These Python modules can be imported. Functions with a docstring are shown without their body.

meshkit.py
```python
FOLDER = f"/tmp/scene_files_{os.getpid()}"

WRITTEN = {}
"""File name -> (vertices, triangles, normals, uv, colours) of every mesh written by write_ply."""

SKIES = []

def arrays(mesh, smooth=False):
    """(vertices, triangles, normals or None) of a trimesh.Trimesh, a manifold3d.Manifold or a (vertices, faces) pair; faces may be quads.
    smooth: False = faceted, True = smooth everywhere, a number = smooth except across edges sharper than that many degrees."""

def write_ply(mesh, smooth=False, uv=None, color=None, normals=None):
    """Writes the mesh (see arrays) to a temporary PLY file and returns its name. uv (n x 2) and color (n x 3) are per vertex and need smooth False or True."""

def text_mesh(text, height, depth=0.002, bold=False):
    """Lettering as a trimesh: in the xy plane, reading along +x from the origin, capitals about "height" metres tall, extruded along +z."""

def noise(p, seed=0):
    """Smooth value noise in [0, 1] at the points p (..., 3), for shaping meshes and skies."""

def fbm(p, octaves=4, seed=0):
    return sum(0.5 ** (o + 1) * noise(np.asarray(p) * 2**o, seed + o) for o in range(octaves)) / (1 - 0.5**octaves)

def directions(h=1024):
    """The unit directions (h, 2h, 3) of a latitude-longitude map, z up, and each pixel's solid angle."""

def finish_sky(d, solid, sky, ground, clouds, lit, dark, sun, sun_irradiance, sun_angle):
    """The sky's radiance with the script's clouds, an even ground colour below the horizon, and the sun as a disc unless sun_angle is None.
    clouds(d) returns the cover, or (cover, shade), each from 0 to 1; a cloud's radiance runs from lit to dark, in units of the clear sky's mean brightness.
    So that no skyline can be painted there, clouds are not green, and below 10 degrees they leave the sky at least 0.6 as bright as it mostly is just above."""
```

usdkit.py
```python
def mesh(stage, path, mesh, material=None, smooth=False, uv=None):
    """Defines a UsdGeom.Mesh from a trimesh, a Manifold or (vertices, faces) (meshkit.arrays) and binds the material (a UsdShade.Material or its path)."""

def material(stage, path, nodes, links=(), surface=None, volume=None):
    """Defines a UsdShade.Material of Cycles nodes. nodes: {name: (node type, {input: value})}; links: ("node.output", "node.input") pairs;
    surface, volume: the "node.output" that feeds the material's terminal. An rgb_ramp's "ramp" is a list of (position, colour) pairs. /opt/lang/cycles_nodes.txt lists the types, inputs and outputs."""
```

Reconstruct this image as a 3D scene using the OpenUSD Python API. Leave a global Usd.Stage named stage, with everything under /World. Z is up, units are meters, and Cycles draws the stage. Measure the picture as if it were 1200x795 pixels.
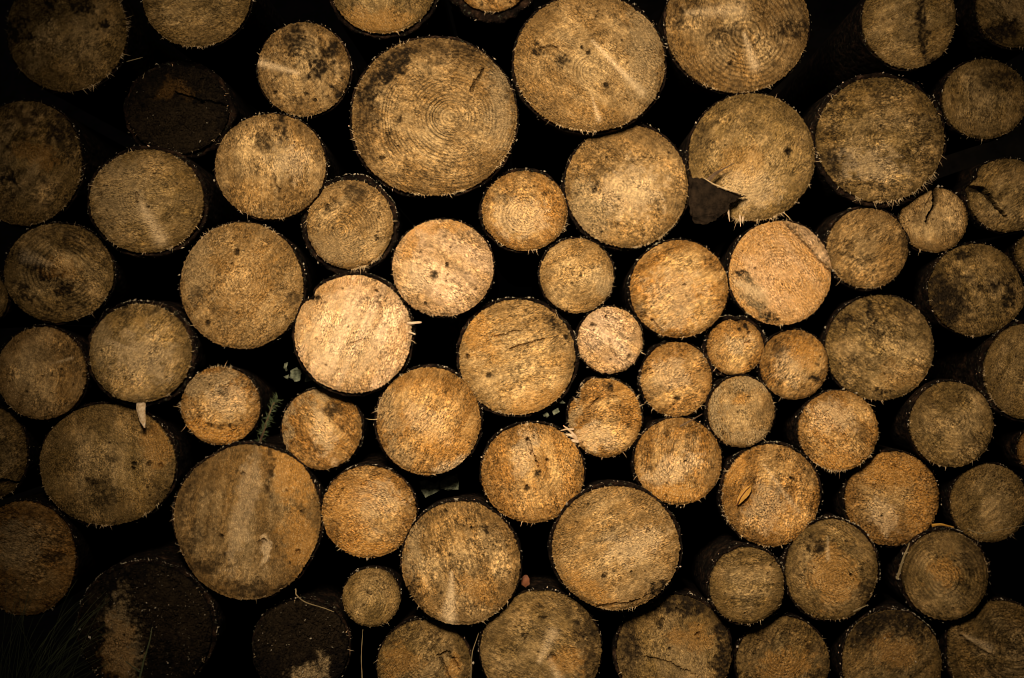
import math
import numpy as np
from scipy.spatial import Delaunay
from pxr import Usd, UsdGeom, UsdLux, UsdShade, Gf, Sdf, Vt
import usdkit
from meshkit import fbm, noise

stage = Usd.Stage.CreateInMemory()
UsdGeom.SetStageUpAxis(stage, "Z")
UsdGeom.SetStageMetersPerUnit(stage, 1.0)
UsdGeom.Xform.Define(stage, "/World")
UsdGeom.Scope.Define(stage, "/World/Looks")

# ------------------------------------------------------------------ camera, sky, sun, added spot, exposure
D, S, ZC = 4.2, 0.0015, 0.70          # distance to the pile, metres per photograph pixel at the pile, lens height
EXPOSURE = 0.0
SKY, SUN, POOL_SPOT = 0.004, 0.014, 232.0
cam = UsdGeom.Camera.Define(stage, "/World/camera")
cam.AddTranslateOp().Set((0, -D, ZC))
cam.AddRotateXOp().Set(90.0)
cam.CreateHorizontalApertureAttr(36.0)
cam.CreateVerticalApertureAttr(36.0 * 678 / 1024)
cam.CreateFocalLengthAttr(36.0 * D / (1200 * S))
cam.CreateExposureAttr(EXPOSURE)
cam.CreateFStopAttr(0.0)
cam.CreateClippingRangeAttr((0.05, 1000.0))

to_sun = np.array([-0.35, -0.62, 0.70]); to_sun /= np.linalg.norm(to_sun)
sky_mat = usdkit.material(stage, "/World/Looks/sky_look", {
    "s": ("sky_texture", {"sky_type": "single_scattering", "sun_disc": False, "sun_elevation": float(math.asin(to_sun[2])),
                          "sun_rotation": float(math.atan2(to_sun[0], to_sun[1]))}),
    "b": ("background_shader", {"strength": SKY})}, [("s.color", "b.color")], surface="b.background")
dome = UsdLux.DomeLight.Define(stage, "/World/sky")
UsdShade.MaterialBindingAPI.Apply(dome.GetPrim()).Bind(sky_mat)
dome.GetPrim().SetCustomDataByKey("kind", "structure")


def aim(prim, eye, target):
    """Turns a light's -z axis from eye to target."""
    m = Gf.Matrix4d().SetLookAt(Gf.Vec3d(*map(float, eye)), Gf.Vec3d(*map(float, target)), Gf.Vec3d(0, 0, 1)).GetInverse()
    prim.AddTransformOp().Set(m)


sun = UsdLux.DistantLight.Define(stage, "/World/overcast_sun")
sun.CreateIntensityAttr(SUN); sun.CreateAngleAttr(25.0); sun.CreateNormalizeAttr(True); sun.CreateColorAttr((1, 0.95, 0.86))
aim(sun, to_sun, (0, 0, 0))

pool_spot = UsdLux.SphereLight.Define(stage, "/World/added_pool_spot")      # added spot above the camera, makes the bright pool and dark edges
pool_spot.CreateRadiusAttr(0.30); pool_spot.CreateNormalizeAttr(True); pool_spot.CreateIntensityAttr(POOL_SPOT); pool_spot.CreateColorAttr((1.0, 0.79, 0.55))
sh = UsdLux.ShapingAPI.Apply(pool_spot.GetPrim())
sh.CreateShapingConeAngleAttr(19.6); sh.CreateShapingConeSoftnessAttr(1.0)
aim(pool_spot, (-0.25, -2.75, ZC + 1.05), (0.08, 0.0, ZC + 0.05))


# ------------------------------------------------------------------ helpers
USED = {}


def numbered(name, parent="/World"):
    k = USED.get((parent, name), 0)
    USED[(parent, name)] = k + 1
    return f"{parent}/{name}" + (f"_{k:03d}" if k else "")


def data(prim, label=None, category=None, group=None, kind=None):
    for k, v in (("label", label), ("category", category), ("group", group), ("kind", kind)):
        if v:
            prim.SetCustomDataByKey(k, v)
    return prim


def thing(name, label, category, at=(0, 0, 0), group=None, kind=None):
    x = UsdGeom.Xform.Define(stage, numbered(name))
    x.AddTranslateOp().Set(Gf.Vec3d(*map(float, at)))
    return data(x.GetPrim(), label, category, group, kind)


def part(parent, name, v, f, mat, smooth=True, prim=None, label=None, kind=None):
    m = usdkit.mesh(stage, numbered(name, str(parent.GetPath())), (np.asarray(v), np.asarray(f)), MAT[mat], smooth=smooth)
    for k, a in (prim or {}).items():
        UsdGeom.PrimvarsAPI(m).CreatePrimvar(k, Sdf.ValueTypeNames.Color3fArray, "vertex").Set(Vt.Vec3fArray.FromNumpy(np.asarray(a, np.float32)))
    return data(m.GetPrim(), label=label, kind=kind)


def world(px, py, y=0.0):
    """The point at depth y behind the pile's front plane that the photograph shows at pixel (px, py)."""
    k = S * (D + y) / D
    return np.array([(px - 600) * k, y, ZC - (py - 397.5) * k])


def sstep(a, b, x):
    t = np.clip((x - a) / (b - a), 0, 1)
    return t * t * (3 - 2 * t)


def slivers(base, tip, width, rng):
    """Thin three-sided spikes from base points to tips, as one mesh."""
    n = len(base)
    ax = tip - base
    ax /= np.linalg.norm(ax, axis=1, keepdims=True) + 1e-9
    a = np.cross(ax, rng.normal(size=(n, 3))); a /= np.linalg.norm(a, axis=1, keepdims=True) + 1e-9
    b = np.cross(ax, a)
    w = np.broadcast_to(width, (n,))[:, None]
    mid = (base + tip) / 2 + rng.normal(size=(n, 3)) * w * 0.8
    ring = lambda c, k: np.stack([c + k * w * (math.cos(q) * a + math.sin(q) * b) for q in (0, 2.094, 4.189)], 1)
    v = np.concatenate([ring(base, 1.0), ring(mid, 0.75), tip[:, None]], 1).reshape(-1, 3)
    t = []
    for i in range(3):
        j = (i + 1) % 3
        t += [[i, j, 3 + j], [i, 3 + j, 3 + i], [3 + i, 3 + j, 6]]
    f = (np.array(t)[None] + (np.arange(n) * 7)[:, None, None]).reshape(-1, 3)
    return v, f


def chips(c, size, rng):
    """Small flat irregular flakes at the points c, as one mesh."""
    n = len(c)
    u = rng.normal(size=(n, 3)); u /= np.linalg.norm(u, axis=1, keepdims=True)
    w = np.cross(u, rng.normal(size=(n, 3))); w /= np.linalg.norm(w, axis=1, keepdims=True)
    nn = np.cross(u, w)
    s = np.broadcast_to(size, (n,))[:, None]
    k = rng.uniform(0.25, 0.8, (n, 1))
    v = np.stack([c + u * s, c + w * s * k, c - u * s * rng.uniform(.6, 1, (n, 1)), c - w * s * k, c + nn * s * 0.3, c - nn * s * 0.3], 1).reshape(-1, 3)
    t = np.array([[0, 1, 4], [1, 2, 4], [2, 3, 4], [3, 0, 4], [1, 0, 5], [2, 1, 5], [3, 2, 5], [0, 3, 5]])
    return v, (t[None] + (np.arange(n) * 6)[:, None, None]).reshape(-1, 3)


def tube(points, radii, sides=6, cap=True):
    p = np.asarray(points, float)
    r = np.broadcast_to(radii, (len(p),))
    t = np.gradient(p, axis=0); t /= np.linalg.norm(t, axis=1, keepdims=True) + 1e-12
    ref = np.array([0.13, 0.97, 0.21])
    a = np.cross(t, ref); a /= np.linalg.norm(a, axis=1, keepdims=True) + 1e-12
    b = np.cross(t, a)
    q = np.arange(sides) * 2 * np.pi / sides
    v = p[:, None] + r[:, None, None] * (np.cos(q)[None, :, None] * a[:, None] + np.sin(q)[None, :, None] * b[:, None])
    f = []
    for i in range(len(p) - 1):
        for j in range(sides):
            k = (j + 1) % sides
            f += [[i * sides + j, (i + 1) * sides + k, i * sides + k], [i * sides + j, (i + 1) * sides + j, (i + 1) * sides + k]]
    v = v.reshape(-1, 3)
    if cap:
        n = len(v)
        v = np.vstack([v, p[0], p[-1]])
        o = (len(p) - 1) * sides
        for j in range(sides):
            k = (j + 1) % sides
            f += [[n, j, k], [n + 1, o + k, o + j]]
    return v, np.array(f)


def join(*ms):
    v, f, n = [], [], 0
    for a, b in ms:
        v.append(a); f.append(np.asarray(b) + n); n += len(a)
    return np.vstack(v), np.vstack(f)


# ------------------------------------------------------------------ materials
MAT = {}


def look(name, nodes, links, surface="p.BSDF"):
    MAT[name] = usdkit.material(stage, f"/World/Looks/{name}", nodes, links, surface=surface)


# sawn end grain: "tint" is the wood's colour at the spot, light falloff painted into outer rows, "grain" = (ring phase, ring strength, roughness of the cut)
look("end_grain", {
    "tint": ("attribute", {"attribute": "tint"}), "cut": ("attribute", {"attribute": "cut"}), "grain": ("attribute", {"attribute": "grain"}),
    "g": ("separate_color", {"color_type": "rgb"}),
    "tc": ("texture_coordinate", {}),
    "sine": ("math", {"math_type": "sine"}),
    "rmap": ("map_range", {"from_min": -0.5, "from_max": 1.0, "to_min": 0.0, "to_max": 1.0, "clamp": True}),
    "rstr": ("math", {"math_type": "multiply"}),
    "rinv": ("math", {"math_type": "subtract", "value1": 1.0}),
    "n1": ("noise_texture", {"scale": 350.0, "detail": 3.0, "roughness": 0.7}),
    "n2": ("noise_texture", {"scale": 120.0, "detail": 3.0, "roughness": 0.6}),
    "n3": ("noise_texture", {"scale": 540.0, "detail": 1.0, "roughness": 0.5}),
    "m1": ("map_range", {"from_min": 0.36, "from_max": 0.66, "to_min": 0.08, "to_max": 1.90, "clamp": True}),
    "m2": ("map_range", {"from_min": 0.32, "from_max": 0.68, "to_min": 0.80, "to_max": 1.18, "clamp": True}),
    "m3": ("map_range", {"from_min": 0.58, "from_max": 0.72, "to_min": 0.0, "to_max": 0.85, "clamp": True}),
    "ma": ("math", {"math_type": "multiply"}), "mb": ("math", {"math_type": "multiply"}),
    "one": ("mix_float", {"a": 1.0, "use_clamp": True}),
    "cc": ("combine_color", {"color_type": "rgb"}),
    "mul": ("mix_color", {"blend_type": "multiply", "fac": 1.0}),
    "lum": ("rgb_to_bw", {}), "fl": ("math", {"math_type": "multiply"}), "fl2": ("map_range", {"from_min": 0.04, "from_max": 0.3, "to_min": 0.0, "to_max": 0.75, "clamp": True}),
    "fleck": ("mix_color", {"blend_type": "mix", "b": (0.74, 0.54, 0.28)}),
    "h": ("math", {"math_type": "add"}), "hr": ("math", {"math_type": "multiply_add", "value2": -0.25}),
    "bump": ("bump", {"strength": 1.0, "distance": 0.0022}),
    "p": ("principled_bsdf", {"roughness": 0.88, "specular_ior_level": 0.08}),
}, [("grain.color", "g.color"), ("g.r", "sine.value1"), ("sine.value", "rmap.value"), ("rmap.result", "rstr.value1"), ("g.g", "rstr.value2"), ("rstr.value", "rinv.value2"),
    ("cut.vector", "n1.vector"), ("tc.object", "n2.vector"), ("cut.vector", "n3.vector"),
    ("n1.fac", "m1.value"), ("n2.fac", "m2.value"), ("n3.fac", "m3.value"),
    ("m1.result", "one.b"), ("g.b", "one.fac"), ("one.result", "ma.value1"), ("m2.result", "ma.value2"), ("ma.value", "mb.value1"), ("rinv.value", "mb.value2"),
    ("mb.value", "cc.r"), ("mb.value", "cc.g"), ("mb.value", "cc.b"),
    ("tint.color", "mul.a"), ("cc.color", "mul.b"),
    ("tint.color", "lum.color"), ("lum.val", "fl2.value"), ("fl2.result", "fl.value1"), ("m3.result", "fl.value2"),
    ("mul.result", "fleck.a"), ("fl.value", "fleck.fac"), ("fleck.result", "p.base_color"),
    ("n1.fac", "h.value1"), ("rstr.value", "hr.value1"), ("n3.fac", "hr.value3"), ("hr.value", "h.value2"), ("h.value", "bump.height"), ("bump.normal", "p.normal")])

look("bark", {
    "tc": ("texture_coordinate", {}), "oi": ("object_info", {}), "map": ("mapping", {"scale": (1.0, 0.35, 1.0)}),
    "n1": ("noise_texture", {"scale": 60.0, "detail": 6.0, "roughness": 0.65}),
    "n2": ("noise_texture", {"scale": 16.0, "detail": 3.0}),
    "n3": ("noise_texture", {"scale": 150.0, "detail": 3.0, "roughness": 0.6}),
    "v": ("voronoi_texture", {"scale": 70.0, "feature": "distance_to_edge"}),
    "r": ("rgb_ramp", {"ramp": [(0.36, (0.003, 0.002, 0.0015)), (0.52, (0.010, 0.006, 0.004)), (0.62, (0.030, 0.016, 0.009)), (0.76, (0.10, 0.060, 0.038))]}),
    "li": ("rgb_ramp", {"ramp": [(0.0, (0, 0, 0)), (0.60, (0, 0, 0)), (0.68, (1, 1, 1)), (1.0, (1, 1, 1))]}),
    "lm": ("math", {"math_type": "multiply", "value2": 0.35}),
    "lic": ("mix_color", {"b": (0.13, 0.135, 0.085)}),
    "h": ("math", {"math_type": "add"}),
    "bump": ("bump", {"strength": 1.0, "distance": 0.012}),
    "p": ("principled_bsdf", {"roughness": 0.9, "specular_ior_level": 0.06}),
}, [("tc.object", "map.vector"), ("map.vector", "n1.vector"), ("map.vector", "n2.vector"), ("tc.object", "n3.vector"), ("map.vector", "v.vector"),
    ("n1.fac", "r.fac"), ("n3.fac", "li.fac"), ("li.color", "lm.value1"), ("r.color", "lic.a"), ("lm.value", "lic.fac"), ("lic.result", "p.base_color"),
    ("n1.fac", "h.value1"), ("v.distance", "h.value2"), ("h.value", "bump.height"), ("bump.normal", "p.normal")])


def plain(name, c1, c2, scale=60.0, rough=0.8, bump=0.002, spec=0.2):
    look(name, {"tc": ("texture_coordinate", {}), "n": ("noise_texture", {"scale": scale, "detail": 4.0, "roughness": 0.65}),
                "r": ("rgb_ramp", {"ramp": [(0.3, c1), (0.7, c2)]}), "b": ("bump", {"distance": bump}),
                "p": ("principled_bsdf", {"roughness": rough, "specular_ior_level": spec})},
         [("tc.object", "n.vector"), ("n.fac", "r.fac"), ("r.color", "p.base_color"), ("n.fac", "b.height"), ("b.normal", "p.normal")])


plain("fibre", (0.30, 0.20, 0.09), (0.62, 0.47, 0.27), 90.0)
plain("pale_wood", (0.42, 0.27, 0.14), (0.75, 0.60, 0.42), 120.0)
plain("splinter_wood", (0.40, 0.25, 0.11), (0.78, 0.63, 0.43), 160.0, 0.8, 0.003)
plain("fleck", (0.16, 0.14, 0.09), (0.60, 0.50, 0.36), 40.0)
plain("lichen", (0.02, 0.026, 0.015), (0.21, 0.23, 0.155), 110.0, 0.9, 0.006)  # also used on the stand-ins for greenery beyond the gaps
plain("moss", (0.02, 0.03, 0.012), (0.09, 0.11, 0.05), 70.0)
plain("needle_green", (0.03, 0.045, 0.018), (0.10, 0.13, 0.06), 60.0, 0.6)
plain("twig_bark", (0.05, 0.03, 0.018), (0.17, 0.11, 0.06), 90.0)
plain("straw", (0.12, 0.088, 0.04), (0.30, 0.23, 0.12), 50.0)
plain("grass_blade", (0.025, 0.035, 0.014), (0.11, 0.12, 0.05), 30.0, 0.6)
plain("ochre_leaf", (0.30, 0.14, 0.02), (0.50, 0.27, 0.05), 80.0, 0.6)
plain("rust_leaf", (0.07, 0.024, 0.009), (0.20, 0.07, 0.028), 90.0, 0.6)
plain("bark_flesh", (0.004, 0.003, 0.002), (0.026, 0.017, 0.010), 75.0, 0.9, 0.006, 0.05)
plain("soil", (0.010, 0.008, 0.006), (0.035, 0.026, 0.017), 14.0, 0.95, 0.02)

# ------------------------------------------------------------------ ground: level in front of and under the pile, with an unseen dark bank added behind to keep the gaps black
gx = np.linspace(-7, 7, 141)
gy = np.concatenate([np.linspace(-7, -1.0, 40), np.linspace(-0.9, 4.5, 60)])
X, Y = np.meshgrid(gx, gy, indexing="ij")
Z = -0.02 + 3.2 * sstep(2.35, 3.6, Y) + 0.05 * (fbm(np.stack([X * 2, Y * 2, X * 0], -1), 4, 3) - 0.5)
Z = np.where((Y > -0.35) & (Y < 2.3), np.minimum(Z, -0.012), Z)
nx, ny = X.shape
i, j = np.meshgrid(np.arange(nx - 1), np.arange(ny - 1), indexing="ij")
q = np.stack([i * ny + j, (i + 1) * ny + j, (i + 1) * ny + j + 1, i * ny + j + 1], -1).reshape(-1, 4)
g = usdkit.mesh(stage, "/World/ground", (np.stack([X, Y, Z], -1).reshape(-1, 3), q), MAT["soil"], smooth=True)
data(g.GetPrim(), label="dark forest soil under the pile, with an unseen bank added behind", category="ground", kind="structure")

# ------------------------------------------------------------------ the logs
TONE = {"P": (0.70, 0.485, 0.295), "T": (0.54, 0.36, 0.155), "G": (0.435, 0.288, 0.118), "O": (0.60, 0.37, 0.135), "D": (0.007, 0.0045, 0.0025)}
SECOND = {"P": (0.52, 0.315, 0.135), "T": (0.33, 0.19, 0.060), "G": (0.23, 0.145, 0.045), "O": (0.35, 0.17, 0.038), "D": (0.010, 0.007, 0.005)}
MOULD, ORANGE, PALE, GREY = np.array((0.018, 0.012, 0.006)), np.array((0.48, 0.235, 0.05)), np.array((0.72, 0.53, 0.30)), np.array((0.31, 0.222, 0.11))
GROUP = "sawn logs stacked in the pile"
HALF = 1.55                                    # spacing of the cut's own points, in photograph pixels


def outline(L, th, rng_seed):
    """The cut's radius in metres at the angles th (0 right, 90 degrees up)."""
    rx, ry = L["r"]
    e = rx * ry / np.sqrt((ry * np.cos(th)) ** 2 + (rx * np.sin(th)) ** 2)
    n = lambda k, s: fbm(np.stack([np.cos(th) * k, np.sin(th) * k, th * 0 + s], -1), 3, rng_seed) - 0.5
    e = e * (1 + L.get("wob", 0.04) * n(1.1, 1.3) + 0.020 * n(4.0, 7.7))
    for at, wide, amp in L.get("bumps", ()):
        d = (np.degrees(th) - at + 180) % 360 - 180
        e = e * (1 + amp * np.exp(-(d / wide) ** 2))
    return e


def seg(P, a, b):
    """Distance of points P (pixels) from the segment a-b, and how far along it they lie."""
    a, b = np.asarray(a, float), np.asarray(b, float)
    d = b - a
    t = ((P - a) @ d) / (d @ d)
    tc = np.clip(t, 0, 1)
    return np.linalg.norm(P - (a + tc[:, None] * d), axis=1), tc


def make_log(idx, L):
    seed = 100 + idx * 7
    rng = np.random.default_rng(seed)
    (cx, cy), (rx, ry) = L["c"], L["r"]
    y0 = 0.75 * L.get("y", 0.0) + (rng.uniform(-0.025, 0.025) if "y" not in L else 0)
    k = S * (D + y0) / D                         # metres per photograph pixel at this log's cut
    root = thing("log", L["label"], "log", world(cx, cy, y0), GROUP)
    # --- points of the cut, in photograph pixels about its centre (x right, z up)
    circ = np.pi * (rx + ry)
    nr = int(circ / HALF)
    th = np.linspace(0, 2 * np.pi, nr, endpoint=False)
    R = outline(L, th, seed) + rng.normal(0, L.get("jag", 0.45), nr)
    Rf = lambda a: np.interp(a % (2 * np.pi), np.append(th, 2 * np.pi), np.append(R, R[0]))
    m = int(max(rx, ry) * 1.15 / HALF) + 2
    gi, gj = np.meshgrid(np.arange(-m, m + 1), np.arange(-m, m + 1), indexing="ij")
    P = np.stack([(gi + 0.5 * (gj % 2)) * HALF, gj * HALF * 0.866], -1).reshape(-1, 2)
    P = P + rng.uniform(-0.42, 0.42, P.shape) * HALF
    pa, pr = np.arctan2(P[:, 1], P[:, 0]), np.linalg.norm(P, axis=1)
    P = P[pr < Rf(pa) - 0.75 * HALF]
    rim = np.stack([np.cos(th), np.sin(th)], -1) * R[:, None]
    P = np.vstack([rim, P])
    tri = Delaunay(P).simplices
    cen = P[tri].mean(1)
    tri = tri[np.linalg.norm(cen, axis=1) < Rf(np.arctan2(cen[:, 1], cen[:, 0])) + 0.1]
    A = P[tri]
    flip = ((A[:, 1, 0] - A[:, 0, 0]) * (A[:, 2, 1] - A[:, 0, 1]) - (A[:, 1, 1] - A[:, 0, 1]) * (A[:, 2, 0] - A[:, 0, 0])) < 0
    tri[flip] = tri[flip][:, ::-1]
    # --- fields over the cut
    an_f = rng.uniform(1.0, 3.0)
    an, rr = np.arctan2(P[:, 1], P[:, 0]), np.linalg.norm(P, axis=1)
    rho = rr / np.maximum(Rf(an), 1e-6)
    N = lambda sc, s, o=4, Q=None: fbm(np.c_[(P if Q is None else Q) / sc, np.full(len(P), seed * 1.37 + s)], o, seed + s)
    sa = L.get("saw", rng.uniform(0, math.pi))
    rot = np.array([[math.cos(sa), math.sin(sa)], [-math.sin(sa), math.cos(sa)]])
    sawn = N(1.0, 5, 3, (P @ rot.T) / np.array([26.0, 3.2]))
    streak = N(1.0, 6, 3, (P @ rot.T) / np.array([70.0, 9.0]))
    PW = P + 7.5 * (np.c_[N(9, 51, 4), N(9, 52, 4)] - 0.5)      # cracks wander
    PV = P + 26.0 * (np.c_[N(14, 53, 4), N(14, 54, 4)] - 0.5)   # stains spread unevenly
    c1, c2 = np.array(TONE[L["tone"]]), np.array(SECOND[L["tone"]])
    tw = L.get("light", 1.0)  # the log's own lightness, with edge falloff of light painted into outer rows
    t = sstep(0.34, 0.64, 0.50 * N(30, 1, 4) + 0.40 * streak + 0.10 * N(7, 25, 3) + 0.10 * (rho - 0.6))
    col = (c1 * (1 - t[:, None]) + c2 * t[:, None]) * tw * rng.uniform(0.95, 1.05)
    mix = lambda c, to, w: c * (1 - w[:, None]) + np.asarray(to) * w[:, None]
    # grey weathering in broad patches, orange sapwood towards the rim
    col = col * (0.90 + 0.20 * sstep(0.30, 0.70, N(4.5, 26, 3)))[:, None]
    col = mix(col, GREY, L.get("grey", 0.15) * sstep(0.45, 0.65, N(22, 2)))
    col = mix(col, ORANGE, L.get("orange", 0.15) * sstep(0.35, 0.62, 0.62 * N(20, 3) + 0.38 * rho ** 2))
    saw2 = N(1.0, 71, 3, (P @ rot.T) / np.array([110.0, 4.2]))
    col = col * (0.80 + 0.42 * sstep(0.32, 0.68, saw2))[:, None]
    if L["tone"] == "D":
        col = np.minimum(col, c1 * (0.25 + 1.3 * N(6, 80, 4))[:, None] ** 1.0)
    # rings
    pit = np.array(L.get("pith", (rng.uniform(-.22, .22) * rx, rng.uniform(-.22, .22) * ry)), float)
    Q = (P - pit) / np.array([rx, ry]) * min(rx, ry)
    rad = np.linalg.norm(Q, axis=1) * (1 + 0.10 * (N(30, 7) - 0.5)) + 1.2 * (N(9, 8) - 0.5)
    wide = L.get("ringw", 3.6)
    rad = rad + 3.0 * (N(16, 72, 3) - 0.5)
    rad1 = fbm(np.c_[rad / 8.0, rad * 0 + seed, rad * 0], 3, seed + 73)
    phase = 2 * np.pi * (rad + 5.0 * (rad1 - 0.5)) / wide
    spk = L.get("speck", 0.95) * (0.30 + 0.70 * sstep(0.36, 0.62, 0.7 * N(17, 28, 4) + 0.3 * streak)) * min(1.0, 0.55 + 0.4 * L.get("rough", 1.0))
    rstr = 1.2 * min(L.get("ring", 0.32), 0.66) * (0.55 + 0.45 * sstep(0.35, 0.65, rad1)) * sstep(0.30, 0.62, N(30, 9)) * (0.55 + 0.45 * sstep(1.0, 0.2, rho))
    for at in L.get("bigrings", ()):                     # a ring that stands out
        col = mix(col, c2 * 0.55, 0.55 * np.exp(-((rad / min(rx, ry) - at) / 0.02) ** 2) * sstep(0.35, 0.6, N(25, 13)))
    # mould: dark mottling in broad irregular patches, heavier on one side
    amt, md = L.get("mould", 0.18), math.radians(L.get("md", rng.uniform(0, 360)))
    side = (P @ np.array([math.cos(md), math.sin(md)])) / max(rx, ry)
    f1 = 0.55 * N(16, 10, 5) + 0.45 * N(5, 11, 3)
    w = sstep(0.70 - 0.32 * amt - 0.16 * side * (amt > 0.05), 0.86 - 0.28 * amt - 0.16 * side, f1)
    col = mix(col, MOULD, 0.85 * w * min(1, 0.35 + amt * 1.3))
    w2 = sstep(0.58, 0.80, N(11, 17, 4)) * amt
    col = mix(col, MOULD * 2.2, np.clip(w2, 0, 0.7))
    w3 = sstep(0.42, 0.60, 0.62 * N(22, 61, 4) + 0.08 * N(6, 62, 3) + 0.30 * saw2 + 0.06 * (rho - 0.5))
    col = mix(col, c2 * 0.36, L.get("brown", 0.40 if L["tone"] == "O" else 0.62) * w3 * (0.6 if L["tone"] == "P" else 1.0))
    fib = 0.6 * N(1.0, 74, 2, (P @ rot.T) / np.array([2.2 * an_f, 2.0])) + 0.4 * N(2.0, 75, 2)
    col = col * (1 + (sstep(0.30, 0.70, fib)[:, None] * 1.5 - 0.75) * (0.22 + 0.48 * spk)[:, None])
    # radial checks from the pith
    for _ in range(int(rng.integers(0, 4))):
        a0 = rng.uniform(0, 2 * np.pi); r1, r2 = rng.uniform(.15, .6) * min(rx, ry), rng.uniform(.6, .98) * min(rx, ry)
        dv = np.array([math.cos(a0), math.sin(a0)])
        dd, tt = seg(PW, pit + dv * r1, pit + dv * r2)
        wq = np.exp(-(dd / rng.uniform(0.7, 1.2)) ** 2) * rng.uniform(.25, .6) * sstep(.35, .6, N(7, 76))
        col = mix(col, MOULD, wq)
    # darker rim
    wr = sstep(0.66, 1.02, rho + 0.34 * (N(13, 12, 5) - 0.5) + 0.12 * (N(4, 63, 3) - 0.5))
    col = mix(col, c2 * 0.40, L.get("rim", 0.62) * (0.55 if L["tone"] == "P" else 1.0) * wr)
    w4 = sstep(0.60, 0.72, N(3.2, 81, 3) + 0.10 * (rho - 0.6) + 0.10 * (N(18, 82, 3) - 0.5))
    col = mix(col, MOULD, (0.15 if L["tone"] == "P" else 0.65) * w4 * min(1.0, 0.3 + 2.0 * amt))
    yd = 0.0035 * (N(30, 20, 3) - 0.5) + 0.0016 * (sawn - 0.5) * L.get("rough", 1.0) + L.get("rough", 1.0) * (0.35 + 0.75 * spk) * (rng.normal(0, 0.00042, len(P)) + 0.0026 * (N(3.0, 27, 3) - 0.5))
    tx, tz = rng.normal(0, 0.05, 2)
    yd += (P[:, 0] * tx + P[:, 1] * tz) * k
    yd += 0.004 * sstep(0.93, 1.0, rho)                   # the edge is worn back
    edge = N(4, 21, 3) - 0.5
    for s in L.get("f", ()):
        kind, a = s[0], s[1:]
        loc = lambda x, y: np.array([x - cx, cy - y], float)
        if kind in "dowg":                                # patches: x, y, rx, ry, turn, amount
            d = PV - loc(a[0], a[1])
            tr = math.radians(a[4])
            d = d @ np.array([[math.cos(tr), -math.sin(tr)], [math.sin(tr), math.cos(tr)]])
            e = np.sqrt((d[:, 0] / a[2]) ** 2 + (d[:, 1] / a[3]) ** 2) + 1.5 * edge + 0.7 * (N(10, 22) - 0.5)
            wq = min(1.0, a[5] * 1.1) * sstep(1.35, 0.70, e)
            if kind == "d":
                wq = np.clip(wq * (0.35 + 1.1 * sstep(0.36, 0.60, 0.5 * N(5.5, 83, 4) + 0.5 * N(2.6, 84, 2))), 0, 1)
            col = mix(col, {"d": MOULD, "o": ORANGE, "w": PALE, "g": GREY}[kind], wq)
            if kind == "d":
                yd += 0.003 * wq
        elif kind == "p":                                 # pale streak: x1, y1, x2, y2, half width, amount
            dd, tt = seg(P, loc(a[0], a[1]), loc(a[2], a[3]))
            wq = a[5] * np.exp(-(dd / (a[4] * (0.35 + 0.65 * tt))) ** 2)
            col = mix(col, PALE, wq); rstr *= 1 - 0.8 * wq; spk = spk * (1 - 0.6 * wq)
        elif kind == "k":                                 # crack: x1, y1, x2, y2, ..., half width
            pts = [loc(a[q], a[q + 1]) for q in range(0, len(a) - 1, 2)]
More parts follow.
